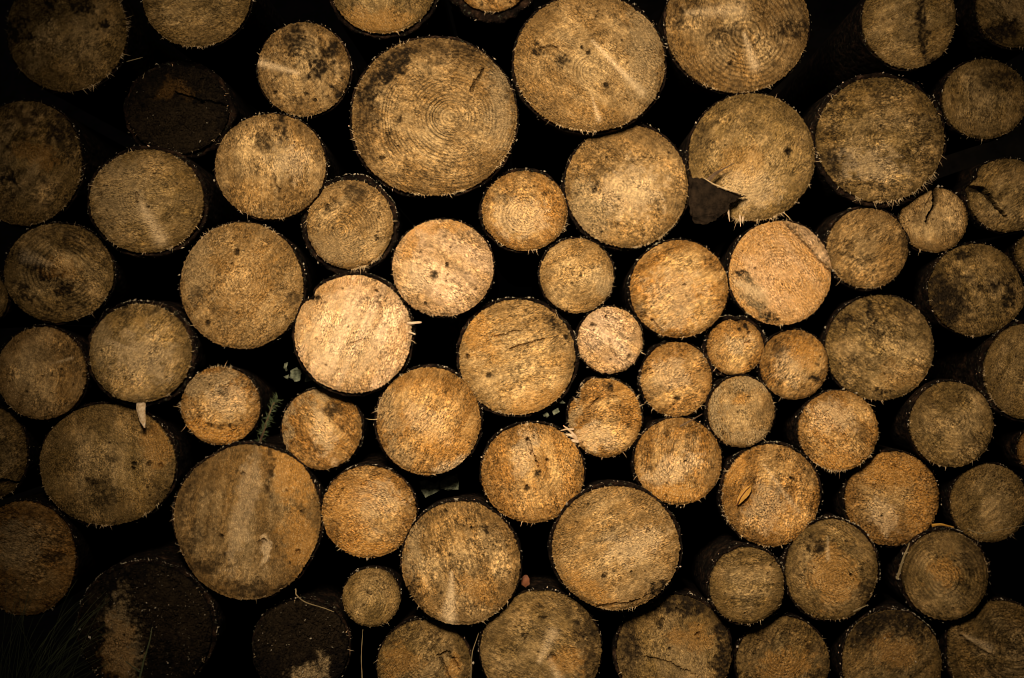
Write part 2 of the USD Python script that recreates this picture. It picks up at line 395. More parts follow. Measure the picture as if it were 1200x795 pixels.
            for u in range(len(pts) - 1):
                dd, tt = seg(PW, pts[u], pts[u + 1])
                wd = a[-1] * (1 - 0.75 * (u + tt) / (len(pts) - 1)) + 0.25
                wq = sstep(1.25, 0.55, (dd + 1.2 * edge) / wd)
                yd += 0.022 * wq * min(1.0, (a[-1] / 3) ** 1.6)
                col = mix(col, MOULD * 0.8, min(0.9, 0.10 + 0.26 * a[-1]) * wq)
        elif kind == "i":                                 # small pit: x, y, r
            e = np.linalg.norm(PW - loc(a[0], a[1]), axis=1) / (a[2] * 0.9) + 1.0 * edge
            wq = sstep(1.25, 0.6, e)
            col = mix(col, MOULD, 0.92 * wq); yd += 0.006 * wq
        elif kind == "l":                                 # ledge where a strip tore off: line x1, y1, x2, y2 ; left side sinks
            p1, p2 = loc(a[0], a[1]), loc(a[2], a[3])
            dv = (p2 - p1) / np.linalg.norm(p2 - p1)
            s_ = (PW - p1) @ np.array([-dv[1], dv[0]]) + 4 * edge
            wq = sstep(-0.8, 1.2, s_)
            yd += a[4] * wq
            col = mix(col, ORANGE * 1.25, a[5] * wq * (0.4 + 0.6 * streak))
            col = mix(col, MOULD, 0.5 * np.exp(-((s_ + 0.5) / 1.6) ** 2))
    for _ in range(L.get("pits", 8)):                     # stray dark specks
        q = rng.uniform(-0.8, 0.8, 2) * (rx, ry)
        wq = sstep(1.3, 0.5, np.linalg.norm(P - q, axis=1) / rng.uniform(0.7, 1.5) + 0.7 * edge)
        col = mix(col, MOULD, 0.85 * wq); yd += 0.003 * wq
    # --- the cut with a short skirt of bare wood behind its edge
    v = np.stack([P[:, 0] * k, yd, P[:, 1] * k], -1)
    n0 = len(v)
    sk, prev = [], np.arange(nr)
    an_iso = L.get("fibre", rng.uniform(1.2, 2.6))
    cutp = np.c_[(P @ rot.T) * S * np.array([1 / an_iso ** 0.6, an_iso ** 0.4]), np.full(n0, idx * 0.37)]
    vv, cc, gg = [v], [col], [np.c_[phase, rstr, np.clip(spk * (1 - 0.45 * np.clip(rstr, 0, 1)), 0, 1)]]
    for depth, shrink in ((0.004, 1.006), (0.016, 1.0), (0.05, 0.97)):
        rv = np.stack([rim[:, 0] * k * shrink, v[:nr, 1] + depth, rim[:, 1] * k * shrink], -1)
        st = sum(len(x) for x in vv)
        vv.append(rv); cc.append(np.tile(c2 * 0.55, (nr, 1)) * (0.6 + 0.8 * noise(np.c_[th * 12, th * 0 + depth * 90, th * 0])[:, None])); gg.append(np.c_[np.zeros(nr), np.zeros(nr), np.full(nr, 0.8)])
        cur = st + np.arange(nr)
        sk.append(np.stack([prev, np.roll(prev, -1), np.roll(cur, -1), cur], -1)[:, ::-1])
        prev = cur
    skirt = np.vstack(sk)
    F = np.vstack([tri, skirt[:, [0, 2, 1]][:, ::-1], skirt[:, [0, 3, 2]][:, ::-1]])
    part(root, "cut_face", np.vstack(vv), F, "end_grain", False, {"tint": np.clip(np.vstack(cc), 0.002, 0.85), "grain": np.vstack(gg), "cut": np.vstack([cutp, np.tile(cutp[:nr], (3, 1)) + np.repeat([[0, 0, .01], [0, 0, .02], [0, 0, .05]], nr, 0)])})
    # --- bark: a rough sleeve with a ragged front edge
    nb = max(72, int(circ / 2.6))
    tb = np.linspace(0, 2 * np.pi, nb, endpoint=False)
    thick = 0.8 * L.get("bark", 2.6)
    Rb = outline(L, tb, seed)
    tk = thick * (0.55 + 0.9 * fbm(np.c_[np.cos(tb) * 3, np.sin(tb) * 3, tb * 0 + 3], 3, seed + 31))
    yb = np.interp(tb, np.append(th, 2 * np.pi), np.append(v[:nr, 1], v[0, 1]))
    start = yb + 0.003 + L.get("peel", 0.03) * np.clip(fbm(np.c_[np.cos(tb) * 2.4, np.sin(tb) * 2.4, tb * 0 + 9], 4, seed + 37) - 0.28, 0, 1) ** 1.0 + rng.uniform(0, 0.002, nb)
    length = 2.3
    prof = [(0.006, 0, 0.985), (0.0, 0.55, 1.0), (0.004, 1.0, 1.0), (0.014, 1.05, 1.0), (0.03, 1.0, 1.0), (0.055, 1.05, 1.0), (0.09, 1.0, 0.998), (0.14, 1.0, 0.995), (0.22, 1.0, 0.99), (0.40, 1.0, 0.985), (0.75, 1.0, 0.975), (1.3, 1.0, 0.965), (length, 1.0, 0.95)]
    bv = []
    tilt = rng.normal(0, 0.008, 2)
    for dy, kt, sc in prof:
        bumpy = 0.9 * (fbm(np.c_[np.cos(tb) * 7, np.sin(tb) * 7, tb * 0 + dy * 22], 3, seed + 41) - 0.5) * thick * (dy > 0.001)
        rad_b = (Rb * sc + tk * kt + bumpy) * k
        fade = 1 - sstep(0.0, 0.10, dy)
        yy = start * fade + dy
        bv.append(np.stack([np.cos(tb) * rad_b + tilt[0] * dy, yy, np.sin(tb) * rad_b + tilt[1] * dy], -1))
    bv = np.vstack(bv + [np.array([[0, length, 0]])])
    bf = []
    ar = np.arange(nb)
    for s_ in range(len(prof) - 1):
        a_, b_ = s_ * nb + ar, (s_ + 1) * nb + ar
        a2, b2 = np.roll(a_, -1), np.roll(b_, -1)
        bf += [np.stack([a_, a2, b2], -1), np.stack([a_, b2, b_], -1)]
    o = (len(prof) - 1) * nb
    bf.append(np.stack([o + ar, np.roll(o + ar, -1), np.full(nb, len(bv) - 1)], -1))
    part(root, "bark", bv, np.vstack(bf)[:, ::1], "bark", True)
    # --- torn fibres round the edge
    fr = L.get("fringe", (0.35, 270, 90))
    n = int(circ * 0.85 * fr[0])
    if n > 3:
        half = int(n * 0.72)
        an_ = np.concatenate([np.radians(rng.normal(fr[1], fr[2] * 0.5, half)), rng.uniform(0, 2 * np.pi, n - half)])
        keep = sstep(0.40, 0.62, fbm(np.c_[np.cos(an_) * 5, np.sin(an_) * 5, an_ * 0 + 5], 3, seed + 45)) > rng.uniform(0, 0.9, n)
        an_ = an_[keep]; n = len(an_)
        r_ = Rf(an_) - rng.uniform(0.2, 2.5, n)
        ln = rng.gamma(2.2, 1.15, n) * L.get("flen", 1.0)
        yv = np.interp(an_ % (2 * np.pi), np.append(th, 2 * np.pi), np.append(v[:nr, 1], v[0, 1]))
        dirn = an_ + rng.normal(0, 0.6, n)
        base = np.stack([np.cos(an_) * r_ * k, yv - 0.0002, np.sin(an_) * r_ * k], -1)
        tip = base + np.stack([np.cos(dirn) * ln * k, -rng.uniform(-0.4, 0.9, n) * ln * k * 0.6, np.sin(dirn) * ln * k], -1)
        sv, sf = slivers(base, tip, rng.uniform(0.18, 0.50, n) * k, rng)
        part(root, "torn_fibres", sv, sf, "fibre", False, kind="stuff")
    # --- flecks of sawdust and bark caught on the bark and, on the dirty ones, on the cut
    n = int(circ * 0.16 * L.get("flecks", 1.0))
    if n:
        an_ = np.radians(rng.normal(90, 75, n))
        dy = 0.045 * rng.uniform(0.0, 1.0, n) ** 2
        rb = np.interp(an_ % (2 * np.pi), np.append(tb, 2 * np.pi), np.append(Rb + tk, Rb[0] + tk[0])) + rng.uniform(0, 0.8, n)
        pts = np.stack([np.cos(an_) * rb * k, dy + 0.004, np.sin(an_) * rb * k], -1)
        nf = L.get("dirt", 0)
        if nf:
            nf = int(nf * 1.3); a2, r2 = rng.uniform(0, 2 * np.pi, nf), np.sqrt(rng.uniform(0, 1, nf)) * 0.97
            e = np.stack([np.cos(a2), np.sin(a2)], -1) * (r2 * Rf(a2))[:, None]
            keep = np.ones(nf, bool)
            pts = np.vstack([pts, np.stack([e[:, 0] * k, np.full(nf, -0.004), e[:, 1] * k], -1)[keep]])
        cv, cf = chips(pts, rng.gamma(1.6, 0.42, len(pts)) * k + 0.0003, rng)
        part(root, "loose_flecks", cv, cf, "fleck", False, kind="stuff")
    return root, k


def lg(cx, cy, rx, ry, tone, label, **kw):
    return dict(c=(cx, cy), r=(rx, ry), tone=tone, label=label, **kw)


UP, DOWN, ALL = (0.5, 90, 80), (0.6, 270, 75), (0.6, 270, 400)
LOGS = [
    # ---- top row, left to right
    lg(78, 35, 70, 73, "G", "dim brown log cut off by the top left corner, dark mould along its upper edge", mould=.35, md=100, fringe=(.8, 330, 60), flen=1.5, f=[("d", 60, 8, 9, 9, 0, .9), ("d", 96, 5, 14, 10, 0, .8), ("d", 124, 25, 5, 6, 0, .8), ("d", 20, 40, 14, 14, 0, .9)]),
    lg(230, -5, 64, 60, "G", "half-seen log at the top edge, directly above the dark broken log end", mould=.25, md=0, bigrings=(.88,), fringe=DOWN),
    lg(208, 128, 60, 52, "D", "blackened broken log end set back in the gap, split by a slanting crack", y=.14, rough=3.0, light=.22, mould=.9, bark=7, dirt=22, flecks=.8, ring=.1, f=[("d", 205, 150, 55, 34, 0, .95), ("k", 265, 126, 235, 118, 205, 106, 2.2), ("o", 205, 105, 20, 10, 0, .10)]),  # stained wood, with the recess shade painted into its near-black colour
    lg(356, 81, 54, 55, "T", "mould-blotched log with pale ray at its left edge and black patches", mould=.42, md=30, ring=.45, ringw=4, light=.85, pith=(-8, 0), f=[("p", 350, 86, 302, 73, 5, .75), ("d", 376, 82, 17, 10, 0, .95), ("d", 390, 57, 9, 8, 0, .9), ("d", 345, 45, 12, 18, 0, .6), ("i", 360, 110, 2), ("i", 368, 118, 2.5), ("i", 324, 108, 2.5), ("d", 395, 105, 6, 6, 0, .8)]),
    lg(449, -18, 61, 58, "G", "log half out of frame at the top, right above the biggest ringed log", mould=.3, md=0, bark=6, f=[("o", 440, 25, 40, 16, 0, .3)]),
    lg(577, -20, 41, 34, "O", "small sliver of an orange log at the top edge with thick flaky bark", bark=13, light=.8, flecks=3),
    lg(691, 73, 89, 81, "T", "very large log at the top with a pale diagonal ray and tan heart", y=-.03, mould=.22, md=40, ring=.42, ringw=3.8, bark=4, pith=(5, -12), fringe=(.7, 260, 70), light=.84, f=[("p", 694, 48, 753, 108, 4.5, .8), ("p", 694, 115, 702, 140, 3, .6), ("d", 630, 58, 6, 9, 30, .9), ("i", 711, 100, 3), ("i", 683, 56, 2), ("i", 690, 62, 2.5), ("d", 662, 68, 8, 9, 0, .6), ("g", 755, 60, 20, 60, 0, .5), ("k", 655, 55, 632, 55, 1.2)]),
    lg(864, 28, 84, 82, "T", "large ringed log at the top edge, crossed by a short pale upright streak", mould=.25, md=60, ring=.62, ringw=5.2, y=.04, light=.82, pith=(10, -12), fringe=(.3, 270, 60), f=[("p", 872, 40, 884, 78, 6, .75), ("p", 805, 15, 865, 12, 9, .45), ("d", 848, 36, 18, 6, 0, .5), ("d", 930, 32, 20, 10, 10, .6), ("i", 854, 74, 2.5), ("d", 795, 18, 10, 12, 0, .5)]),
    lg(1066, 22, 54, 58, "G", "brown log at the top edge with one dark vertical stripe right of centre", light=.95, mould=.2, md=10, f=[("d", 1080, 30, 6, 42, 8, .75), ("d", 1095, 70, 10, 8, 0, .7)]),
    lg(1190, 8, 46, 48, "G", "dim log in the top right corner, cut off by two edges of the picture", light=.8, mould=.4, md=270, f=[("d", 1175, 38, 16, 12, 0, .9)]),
    # ---- second row
    lg(28, 191, 67, 73, "G", "wide dirty log cut off by the left edge below the top corner log", light=.85, mould=.5, md=30, rough=1.3, fringe=(.7, 0, 120), f=[("d", 10, 212, 4, 9, 20, .9), ("d", 75, 160, 16, 22, 0, .6), ("o", 40, 180, 22, 16, 0, .3)]),
    lg(171, 236, 66, 61, "G", "greenish tan log with pale wedge below its pith and bark peeling at right", y=-.05, mould=.12, bark=6, rough=1.3, fringe=(.8, 250, 200), f=[("p", 166, 240, 188, 280, 8, .6), ("p", 160, 225, 172, 255, 9, .4), ("k", 159, 226, 163, 237, 1.4), ("w", 200, 295, 10, 3, -12, .7), ("g", 140, 230, 30, 40, 0, .4)]),
    lg(317, 195, 65, 62, "T", "smooth tan log left of the biggest ringed log, dark vertical stains at its top", mould=.2, md=90, f=[("d", 330, 152, 6, 18, 10, .6), ("d", 310, 160, 8, 12, 0, .5), ("k", 321, 205, 327, 226, 1.2), ("w", 340, 190, 22, 16, 0, .3)]),
    lg(508, 137, 98, 93, "T", "biggest log of all, fine growth rings over its whole tan face", y=-.04, light=.86, mould=.3, md=110, ring=.8, ringw=3.9, bark=4, pith=(20, -1), bigrings=(.8,), fringe=(.9, 265, 110), wob=.07, f=[("d", 455, 85, 46, 13, 48, .75), ("d", 590, 90, 12, 34, 20, .5), ("d", 430, 150, 12, 40, 0, .45), ("k", 553, 105, 566, 80, 1.6), ("d", 465, 145, 18, 5, 60, .7), ("i", 447, 185, 3), ("k", 452, 156, 468, 172, 1.0), ("d", 540, 55, 40, 10, 0, .5), ("g", 585, 120, 14, 50, 0, .5)]),
    lg(615, 247, 50, 47, "O", "mid-sized rough log tucked right of the biggest log, bark sunk below it", y=.02, bark=4, rough=1.5, light=1.05, mould=.18, ring=.4, pith=(0, -6), fringe=(.9, 300, 60), f=[("w", 610, 255, 28, 22, 0, .35), ("d", 588, 235, 9, 9, 0, .5), ("d", 640, 230, 6, 4, 0, .4)]),
    lg(735, 218, 72, 72, "T", "large tan log under the largest top log, glowing yellow heart and ragged lower edge", light=1.0, mould=.15, ring=.35, ringw=4, bark=4, pith=(-8, -2), fringe=(.9, 280, 60), f=[("w", 740, 225, 36, 30, 0, .35), ("i", 697, 222, 2.5), ("g", 690, 250, 16, 40, 20, .5), ("d", 700, 205, 9, 18, 0, .35)]),
    lg(881, 184, 74, 75, "G", "large log behind the dark hanging bark shard, dark blots on its right half", light=1.08, y=-.03, mould=.28, md=150, fringe=(.9, 270, 60), flen=1.3, f=[("o", 870, 190, 26, 22, 0, .25), ("d", 923, 176, 4, 6, -30, .8), ("i", 925, 178, 3), ("d", 830, 160, 12, 16, 0, .4), ("w", 880, 220, 32, 20, 0, .3)]),
    lg(1032, 163, 75, 73, "G", "big fuzzy grey log right of the bark shard log, mould speckled on its left", y=-.03, light=1.05, mould=.32, md=160, rough=1.6, bark=7, fringe=(1.0, 265, 80), flen=1.5, f=[("d", 975, 190, 16, 14, 0, .6), ("d", 996, 192, 6, 5, 0, .8), ("d", 1036, 151, 5, 5, 0, .7), ("d", 970, 152, 12, 5, 0, .6), ("w", 1020, 195, 36, 18, 0, .25)]),
    lg(1155, 116, 50, 47, "G", "dim vertically streaked log near the upper right corner, mould on its top", light=.85, saw=math.pi / 2, mould=.4, md=80, f=[("d", 1175, 92, 22, 12, 0, .6), ("d", 1140, 108, 4, 20, 0, .5)]),
    lg(1181, 229, 45, 43, "G", "right edge log with a jagged black crack running down from its left side", light=.95, y=.0, mould=.15, bumps=[(150, 9, -.10)], f=[("k", 1135, 221, 1152, 222, 1165, 238, 1180, 255, 3.4), ("k", 1152, 222, 1158, 236, 1.2)]),
    lg(1095, 258, 39, 38, "T", "smooth small log with one black crack dropping from its top edge", light=.9, mould=.06, ring=.1, f=[("k", 1095, 220, 1096, 232, 1092, 246, 1086, 261, 2.8), ("k", 1095, 225, 1084, 240, 1.0)]),
    # ---- third row
    lg(-28, 350, 36, 34, "G", "thin sliver of log poking in at the left edge, mid-height", light=.8),
    lg(68, 320, 65, 58, "G", "left log with tight rings by its pith and a wide dark slanting band", y=.01, mould=.25, md=45, ring=.7, ringw=4.4, pith=(8, 4), light=1.05, f=[("d", 52, 322, 44, 9, -38, .8), ("d", 32, 345, 28, 7, -38, .6), ("o", 75, 318, 20, 16, 0, .25), ("p", 60, 310, 30, 300, 8, .4), ("d", 85, 285, 18, 12, 0, .4)]),
    lg(283, 335, 72, 74, "T", "large smooth tan log in the left half with a soft orange centre", y=-.01, light=.95, mould=.16, md=200, bigrings=(.2,), fringe=(.7, 95, 50), pith=(-1, 8), f=[("o", 285, 335, 34, 40, 0, .22), ("i", 277, 295, 4), ("i", 243, 379, 3.5), ("d", 345, 350, 8, 7, 0, .5), ("g", 230, 310, 18, 40, 0, .4), ("d", 228, 350, 8, 16, 0, .35)]),
    lg(410, 263, 51, 52, "T", "ringed log with thick mossy bark collar, below left of the biggest log", y=-.02, bark=8, flecks=3, ring=.5, ringw=3.6, mould=.15, md=120, fringe=(1.2, 285, 45), flen=1.3, f=[("d", 415, 226, 14, 8, 0, .5), ("d", 388, 240, 7, 6, 0, .6), ("g", 410, 290, 40, 18, 0, .35), ("i", 440, 280, 2)]),
    lg(519, 314, 59, 57, "P", "clean pinkish log right of the mossy-collared one, neat thin bark", y=-.06, mould=.03, ring=.22, bark=2.5, rim=.6, light=.97, pith=(5, 3), f=[("o", 475, 300, 7, 42, -12, .55), ("w", 485, 322, 20, 22, 0, .4), ("i", 525, 311, 2.5), ("d", 511, 326, 3, 7, 0, .6), ("i", 499, 355, 2), ("o", 519, 265, 40, 6, 0, .5)]),
    lg(676, 323, 43, 44, "T", "small round log with circular rings, centre of the picture", ring=.5, ringw=4.2, pith=(0, 2), bigrings=(.72,), mould=.08, bark=3, light=1.15, fringe=(.4, 330, 60), f=[("g", 705, 330, 7, 20, 20, .5), ("d", 655, 345, 8, 8, 0, .3)]),
    lg(796, 339, 57, 57, "O", "smooth orange-tan log, a split sliver along its lower left rim", light=1.15, brown=.3, mould=.05, ring=.2, bark=2.5, y=-.02, fringe=(.2, 270, 60), f=[("k", 751, 367, 765, 375, 778, 388, 1.2), ("k", 751, 372, 760, 364, 1.0), ("i", 802, 335, 2), ("w", 790, 350, 34, 30, 0, .3), ("d", 752, 360, 4, 12, 30, .4)]),
    lg(915, 320, 60, 61, "P", "pale log with an orange torn strip on its upper right edge", y=-.03, light=.93, mould=.12, md=180, saw=2.2, bark=2.5, f=[("l", 978, 322, 918, 259, .006, .6), ("d", 872, 325, 4, 16, 40, .85), ("d", 895, 365, 22, 8, -40, .7), ("g", 880, 345, 14, 26, 40, .5), ("p", 862, 330, 890, 345, 8, .5)]),
    lg(1017, 291, 47, 47, "T", "evenly tan round log with a bark lip beneath, right of the strip-torn pale log", light=.92, y=-.02, mould=.07, bark=4, ring=.12, f=[("d", 1058, 285, 5, 22, 0, .4)]),
    lg(1144, 340, 54, 54, "G", "knobbly log by the right edge, its left and lower sides black with mould", mould=.75, md=200, y=.0, bumps=[(-15, 22, .10)], rough=1.4, f=[("d", 1108, 355, 18, 34, 20, .8), ("d", 1158, 333, 12, 6, 0, .8), ("d", 1128, 300, 8, 4, 0, .8), ("d", 1180, 345, 8, 16, 0, .8), ("d", 1120, 318, 5, 9, 0, .4)]),
    lg(1218, 298, 26, 28, "G", "narrow sliver of log at the right edge, just above the knobbly one", light=.8, y=.03),
    # ---- fourth row
    lg(414, 392, 69, 69, "P", "palest and brightest log, cream face with a nick in its upper left rim", y=-.05, light=1.18, mould=.03, md=100, ring=.15, bark=5, pith=(0, 5), bumps=[(138, 5, -.09)], fringe=(.5, 10, 60), f=[("i", 372, 349, 3.5), ("o", 390, 335, 30, 8, 10, .3), ("o", 465, 400, 12, 24, 0, .3), ("w", 400, 400, 45, 40, 0, .35), ("k", 440, 350, 448, 362, 1.0), ("i", 440, 340, 2), ("k", 408, 405, 432, 396, .9)]),
    lg(606, 419, 68, 68, "T", "large bright log at the centre with gouge marks across its upper half", y=-.01, light=1.25, brown=.35, mould=.18, md=45, ring=.3, ringw=4.5, bark=5, saw=.3, f=[("d", 648, 378, 10, 8, 0, .7), ("k", 600, 408, 640, 398, 1.4), ("k", 580, 395, 612, 388, 1.2), ("i", 573, 440, 4), ("i", 548, 418, 2.5), ("o", 560, 390, 16, 30, 30, .5), ("o", 630, 470, 40, 12, 20, .4), ("i", 664, 395, 3)]),
    lg(715, 399, 38, 39, "P", "small pale pinkish log directly below the small ringed one", y=-.02, mould=.04, bark=2.5, f=[("k", 716, 400, 722, 425, 1.0), ("p", 700, 395, 735, 418, 4, .4), ("i", 736, 417, 3), ("i", 695, 381, 2.5), ("i", 708, 372, 2)]),
    lg(793, 445, 42, 44, "O", "rough golden log, small hole below its centre, four logs meeting round it", rough=1.7, light=1.1, mould=.22, bark=3, speck=1, fringe=(.8, 240, 100), f=[("i", 793, 467, 4), ("w", 785, 440, 20, 18, 0, .35), ("g", 766, 455, 10, 14, 0, .3)]),
    lg(862, 407, 33, 33, "O", "small golden log with a crumbling notch in its top and ragged bark", light=1.1, y=.0, bark=6, flecks=4, mould=.1, bumps=[(88, 9, -.10)], f=[("d", 867, 378, 6, 5, 0, .9), ("k", 872, 402, 880, 398, 1.2), ("i", 878, 390, 1.6), ("w", 866, 405, 14, 12, 0, .3)]),
    lg(931, 428, 40, 41, "O", "small orange log touching the big speckled one on its right, pitted with dark spots", light=.85, mould=.25, rough=1.3, f=[("d", 953, 443, 6, 4, -40, .8), ("w", 925, 430, 18, 20, 0, .25), ("d", 912, 408, 5, 7, 0, .5), ("o", 945, 415, 16, 18, 0, .5)]),
    lg(869, 483, 39, 42, "T", "small grey-rimmed log with an orange swirl at its pith, right of centre", light=1.0, ring=.35, mould=.1, rough=1.3, bark=3, f=[("o", 866, 470, 10, 7, 10, .6), ("g", 840, 475, 8, 34, 10, .7), ("g", 880, 450, 26, 8, 0, .6), ("g", 880, 512, 26, 8, 0, .5)]),
    lg(1032, 408, 64, 62, "G", "large flat-faced log in the right half, dark flecks along its top", light=1.02, mould=.2, md=100, ring=.2, f=[("d", 1017, 372, 4, 10, 0, .7), ("d", 990, 377, 9, 7, 30, .8), ("d", 1030, 384, 4, 9, 0, .6), ("d", 1060, 360, 12, 8, 0, .5), ("d", 1035, 461, 10, 4, 0, .7), ("o", 1060, 440, 24, 14, 0, .2)]),
    lg(1206, 436, 52, 56, "G", "log cut by the right edge beside a bark-brown gap, fine speckled grey cut", light=.95, mould=.06, y=-.03, bark=6, fringe=(.8, 210, 60)),
    # ---- fifth row
    lg(48, 438, 52, 54, "T", "tan speckled log by the left edge with one pale scratch, edge sharply round", light=.95, mould=.04, ring=.3, bark=3, y=-.02, f=[("p", 62, 426, 84, 420, 1.5, .6)]),
    lg(164, 414, 59, 58, "G", "log with a long pale splinter hanging from its lower edge", y=-.03, light=1.42, mould=.1, bark=6, flecks=2, fringe=(.8, 20, 150), rough=1.3, f=[("d", 150, 363, 6, 9, 0, .5), ("d", 178, 362, 4, 8, 0, .5), ("p", 160, 411, 125, 400, 3, .5), ("g", 120, 400, 12, 30, 0, .4), ("w", 170, 420, 30, 30, 0, .3)]),
    lg(258, 476, 46, 46, "O", "fuzzy small log with bright orange lower rim and grey top, left half", light=1.1, rough=2.0, mould=.1, md=90, fringe=(1.5, 100, 200), flen=1.2, bark=2, f=[("g", 245, 448, 40, 14, 10, .7), ("w", 265, 470, 22, 18, 0, .4), ("o", 250, 508, 40, 12, -10, .8), ("d", 262, 500, 16, 3, -10, .6), ("d", 262, 460, 6, 5, 0, .4)]),
    lg(377, 503, 47, 47, "O", "orange log beside the green spruce twig, brown blotch above its heart", light=1.02, mould=.1, bark=3, rough=1.2, f=[("d", 388, 482, 14, 10, -10, .55), ("w", 378, 508, 12, 30, 20, .4), ("g", 337, 500, 6, 30, 0, .6), ("g", 375, 462, 34, 7, 0, .5), ("d", 405, 496, 6, 14, 0, .3)]),
    lg(502, 494, 61, 63, "O", "rough orange-pink log just below and right of the palest log", y=-.03, light=1.25, brown=.4, rough=1.6, mould=.08, bark=3.5, fringe=(.8, 150, 60), pith=(0, 0), f=[("w", 502, 495, 30, 16, -40, .35), ("g", 455, 480, 12, 40, 10, .5), ("w", 528, 545, 20, 8, 25, .5), ("g", 470, 530, 18, 12, -30, .4), ("o", 520, 520, 26, 20, 0, .4)]),
    lg(709, 490, 43, 46, "O", "notched log, its upper left rim broken away, pale splinters on the left", light=1.05, rough=1.6, mould=.15, md=30, bumps=[(140, 8, -.14), (112, 10, .06)], bark=3, fringe=(1.5, 110, 120), f=[("d", 714, 457, 4, 3, 0, .8), ("k", 703, 467, 688, 478, 1.2), ("g", 672, 490, 7, 22, 0, .6), ("d", 735, 485, 5, 14, 15, .5), ("w", 700, 510, 22, 16, 0, .4), ("o", 740, 470, 12, 24, 20, .5)]),
    lg(795, 541, 51, 51, "O", "golden log with a pale smear low on its face, right below the holed log", light=1.08, brown=.5, rough=1.4, mould=.15, md=90, bark=2.5, f=[("w", 790, 550, 30, 14, 25, .45), ("d", 766, 548, 5, 4, 0, .7), ("i", 802, 541, 2), ("o", 790, 580, 34, 10, 0, .6), ("g", 795, 520, 24, 10, 0, .3)]),
    lg(983, 505, 47, 47, "O", "pinkish speckled log with a furry lower edge, right of centre", light=1.12, rough=1.8, mould=.1, fringe=(1.0, 270, 60), bark=1.5, f=[("w", 975, 490, 26, 20, 0, .35), ("d", 1012, 510, 8, 9, 0, .35), ("o", 985, 545, 34, 8, 0, .5)]),
    lg(1116, 498, 49, 50, "G", "log sticking out with its bark side showing on the left, far right", y=-.05, light=1.0, mould=.06, ring=.45, ringw=4, pith=(3, 4), rough=1.3, bark=2, fringe=(.5, 230, 100), f=[("d", 1085, 470, 12, 10, 40, .3)]),
    lg(1222, 528, 28, 28, "O", "small sliver of orange log at the right edge beside the outstanding one", light=.7),
    lg(-15, 532, 46, 55, "G", "left edge log split across near its bottom by a straight crack", light=.8, mould=.3, f=[("k", -20, 562, 5, 564, 31, 570, 2.4)], y=.02),
    # ---- sixth row
    lg(125, 545, 79, 71, "G", "broad log under the hanging splinter, three small dark holes in a row", light=.92, y=.01, mould=.25, md=230, ring=.25, bark=4, f=[("i", 158, 542, 3), ("i", 175, 543, 3), ("i", 188, 545, 3), ("i", 157, 548, 2), ("d", 175, 505, 9, 6, 0, .8), ("d", 133, 536, 7, 8, 0, .4), ("d", 108, 565, 10, 6, -30, .6), ("d", 120, 585, 18, 9, 0, .5), ("o", 185, 520, 16, 24, 0, .35), ("d", 195, 585, 12, 20, 0, .4)]),
    lg(289, 612, 87, 91, "T", "largest log of the lower left, vertical grain and torn orange upper right corner", y=-.02, light=.62, grey=.05, saw=1.42, mould=.22, md=180, ring=.05, rough=.7, speck=.6, wob=.06, bumps=[(48, 16, .03), (205, 24, -.04), (325, 22, -.045), (120, 20, -.03)], bark=4, fringe=(.3, 200, 90), f=[("o", 345, 545, 30, 40, 30, .55), ("d", 318, 545, 4, 26, -10, .5), ("d", 222, 575, 8, 40, -20, .35), ("d", 240, 664, 34, 9, 20, .5), ("i", 285, 555, 2.5), ("i", 310, 635, 3), ("i", 350, 647, 3), ("d", 263, 650, 4, 3, 0, .8), ("i", 260, 627, 2.5), ("o", 355, 640, 20, 36, 20, .4), ("w", 312, 645, 6, 18, -15, .5), ("d", 315, 560, 6, 30, 10, .3), ("w", 285, 595, 12, 70, -12, .22), ("d", 222, 640, 12, 24, -30, .45), ("d", 300, 690, 40, 8, 0, .5)]),
    lg(432, 600, 55, 54, "O", "bright orange grainy log with a pale yellow core, lower left of centre", light=1.05, rough=1.9, mould=.12, md=200, bark=2, speck=1, f=[("w", 440, 590, 28, 24, 0, .35), ("o", 405, 605, 22, 40, 0, .5), ("o", 432, 645, 36, 10, 0, .6), ("d", 392, 620, 6, 8, 0, .4)]),
    lg(624, 555, 60, 59, "O", "yellow log right of centre bottom with a diagonal dark gash at its upper left", y=-.02, light=1.22, brown=.4, rough=1.4, mould=.2, md=120, bark=3, fringe=(.9, 130, 120), f=[("k", 618, 515, 624, 530, 632, 548, 1.8), ("d", 628, 555, 5, 5, 0, .7), ("i", 618, 572, 3), ("o", 668, 525, 16, 12, -40, .6), ("d", 610, 520, 8, 5, 0, .5), ("w", 615, 530, 12, 26, -20, .4), ("i", 640, 540, 2)]),
    lg(904, 581, 57, 60, "O", "log carrying the fallen ochre leaf, reddish upper left rim", y=-.02, light=1.08, rough=1.6, mould=.18, md=150, bark=4, fringe=(.8, 200, 90), flecks=2, f=[("p", 895, 545, 935, 600, 4, .5), ("d", 915, 580, 5, 14, -30, .4), ("o", 862, 548, 16, 18, 0, .6), ("o", 925, 610, 26, 20, 0, .4), ("w", 900, 595, 24, 24, 0, .3), ("i", 928, 560, 2)]),
    lg(1046, 585, 55, 55, "O", "rusty brown log with a yellow spot low in its middle, right side", light=.66, rough=1.8, mould=.26, speck=1, f=[("w", 1036, 605, 14, 24, 20, .35), ("o", 1046, 550, 40, 18, 0, .5), ("o", 1080, 600, 16, 30, 0, .5)]),
    lg(1160, 590, 45, 46, "G", "plain dim grey-brown log by the right edge, a pale straw across its foot", light=.9, mould=.1, ring=.2, bark=2),
    lg(28, 655, 60, 67, "O", "deep orange log cut by the left edge above the grass", light=.66, rough=1.9, mould=.3, md=60, speck=1, f=[("g", 20, 635, 28, 24, 0, .5), ("d", 62, 652, 16, 8, 20, .5)]),
    # ---- seventh row
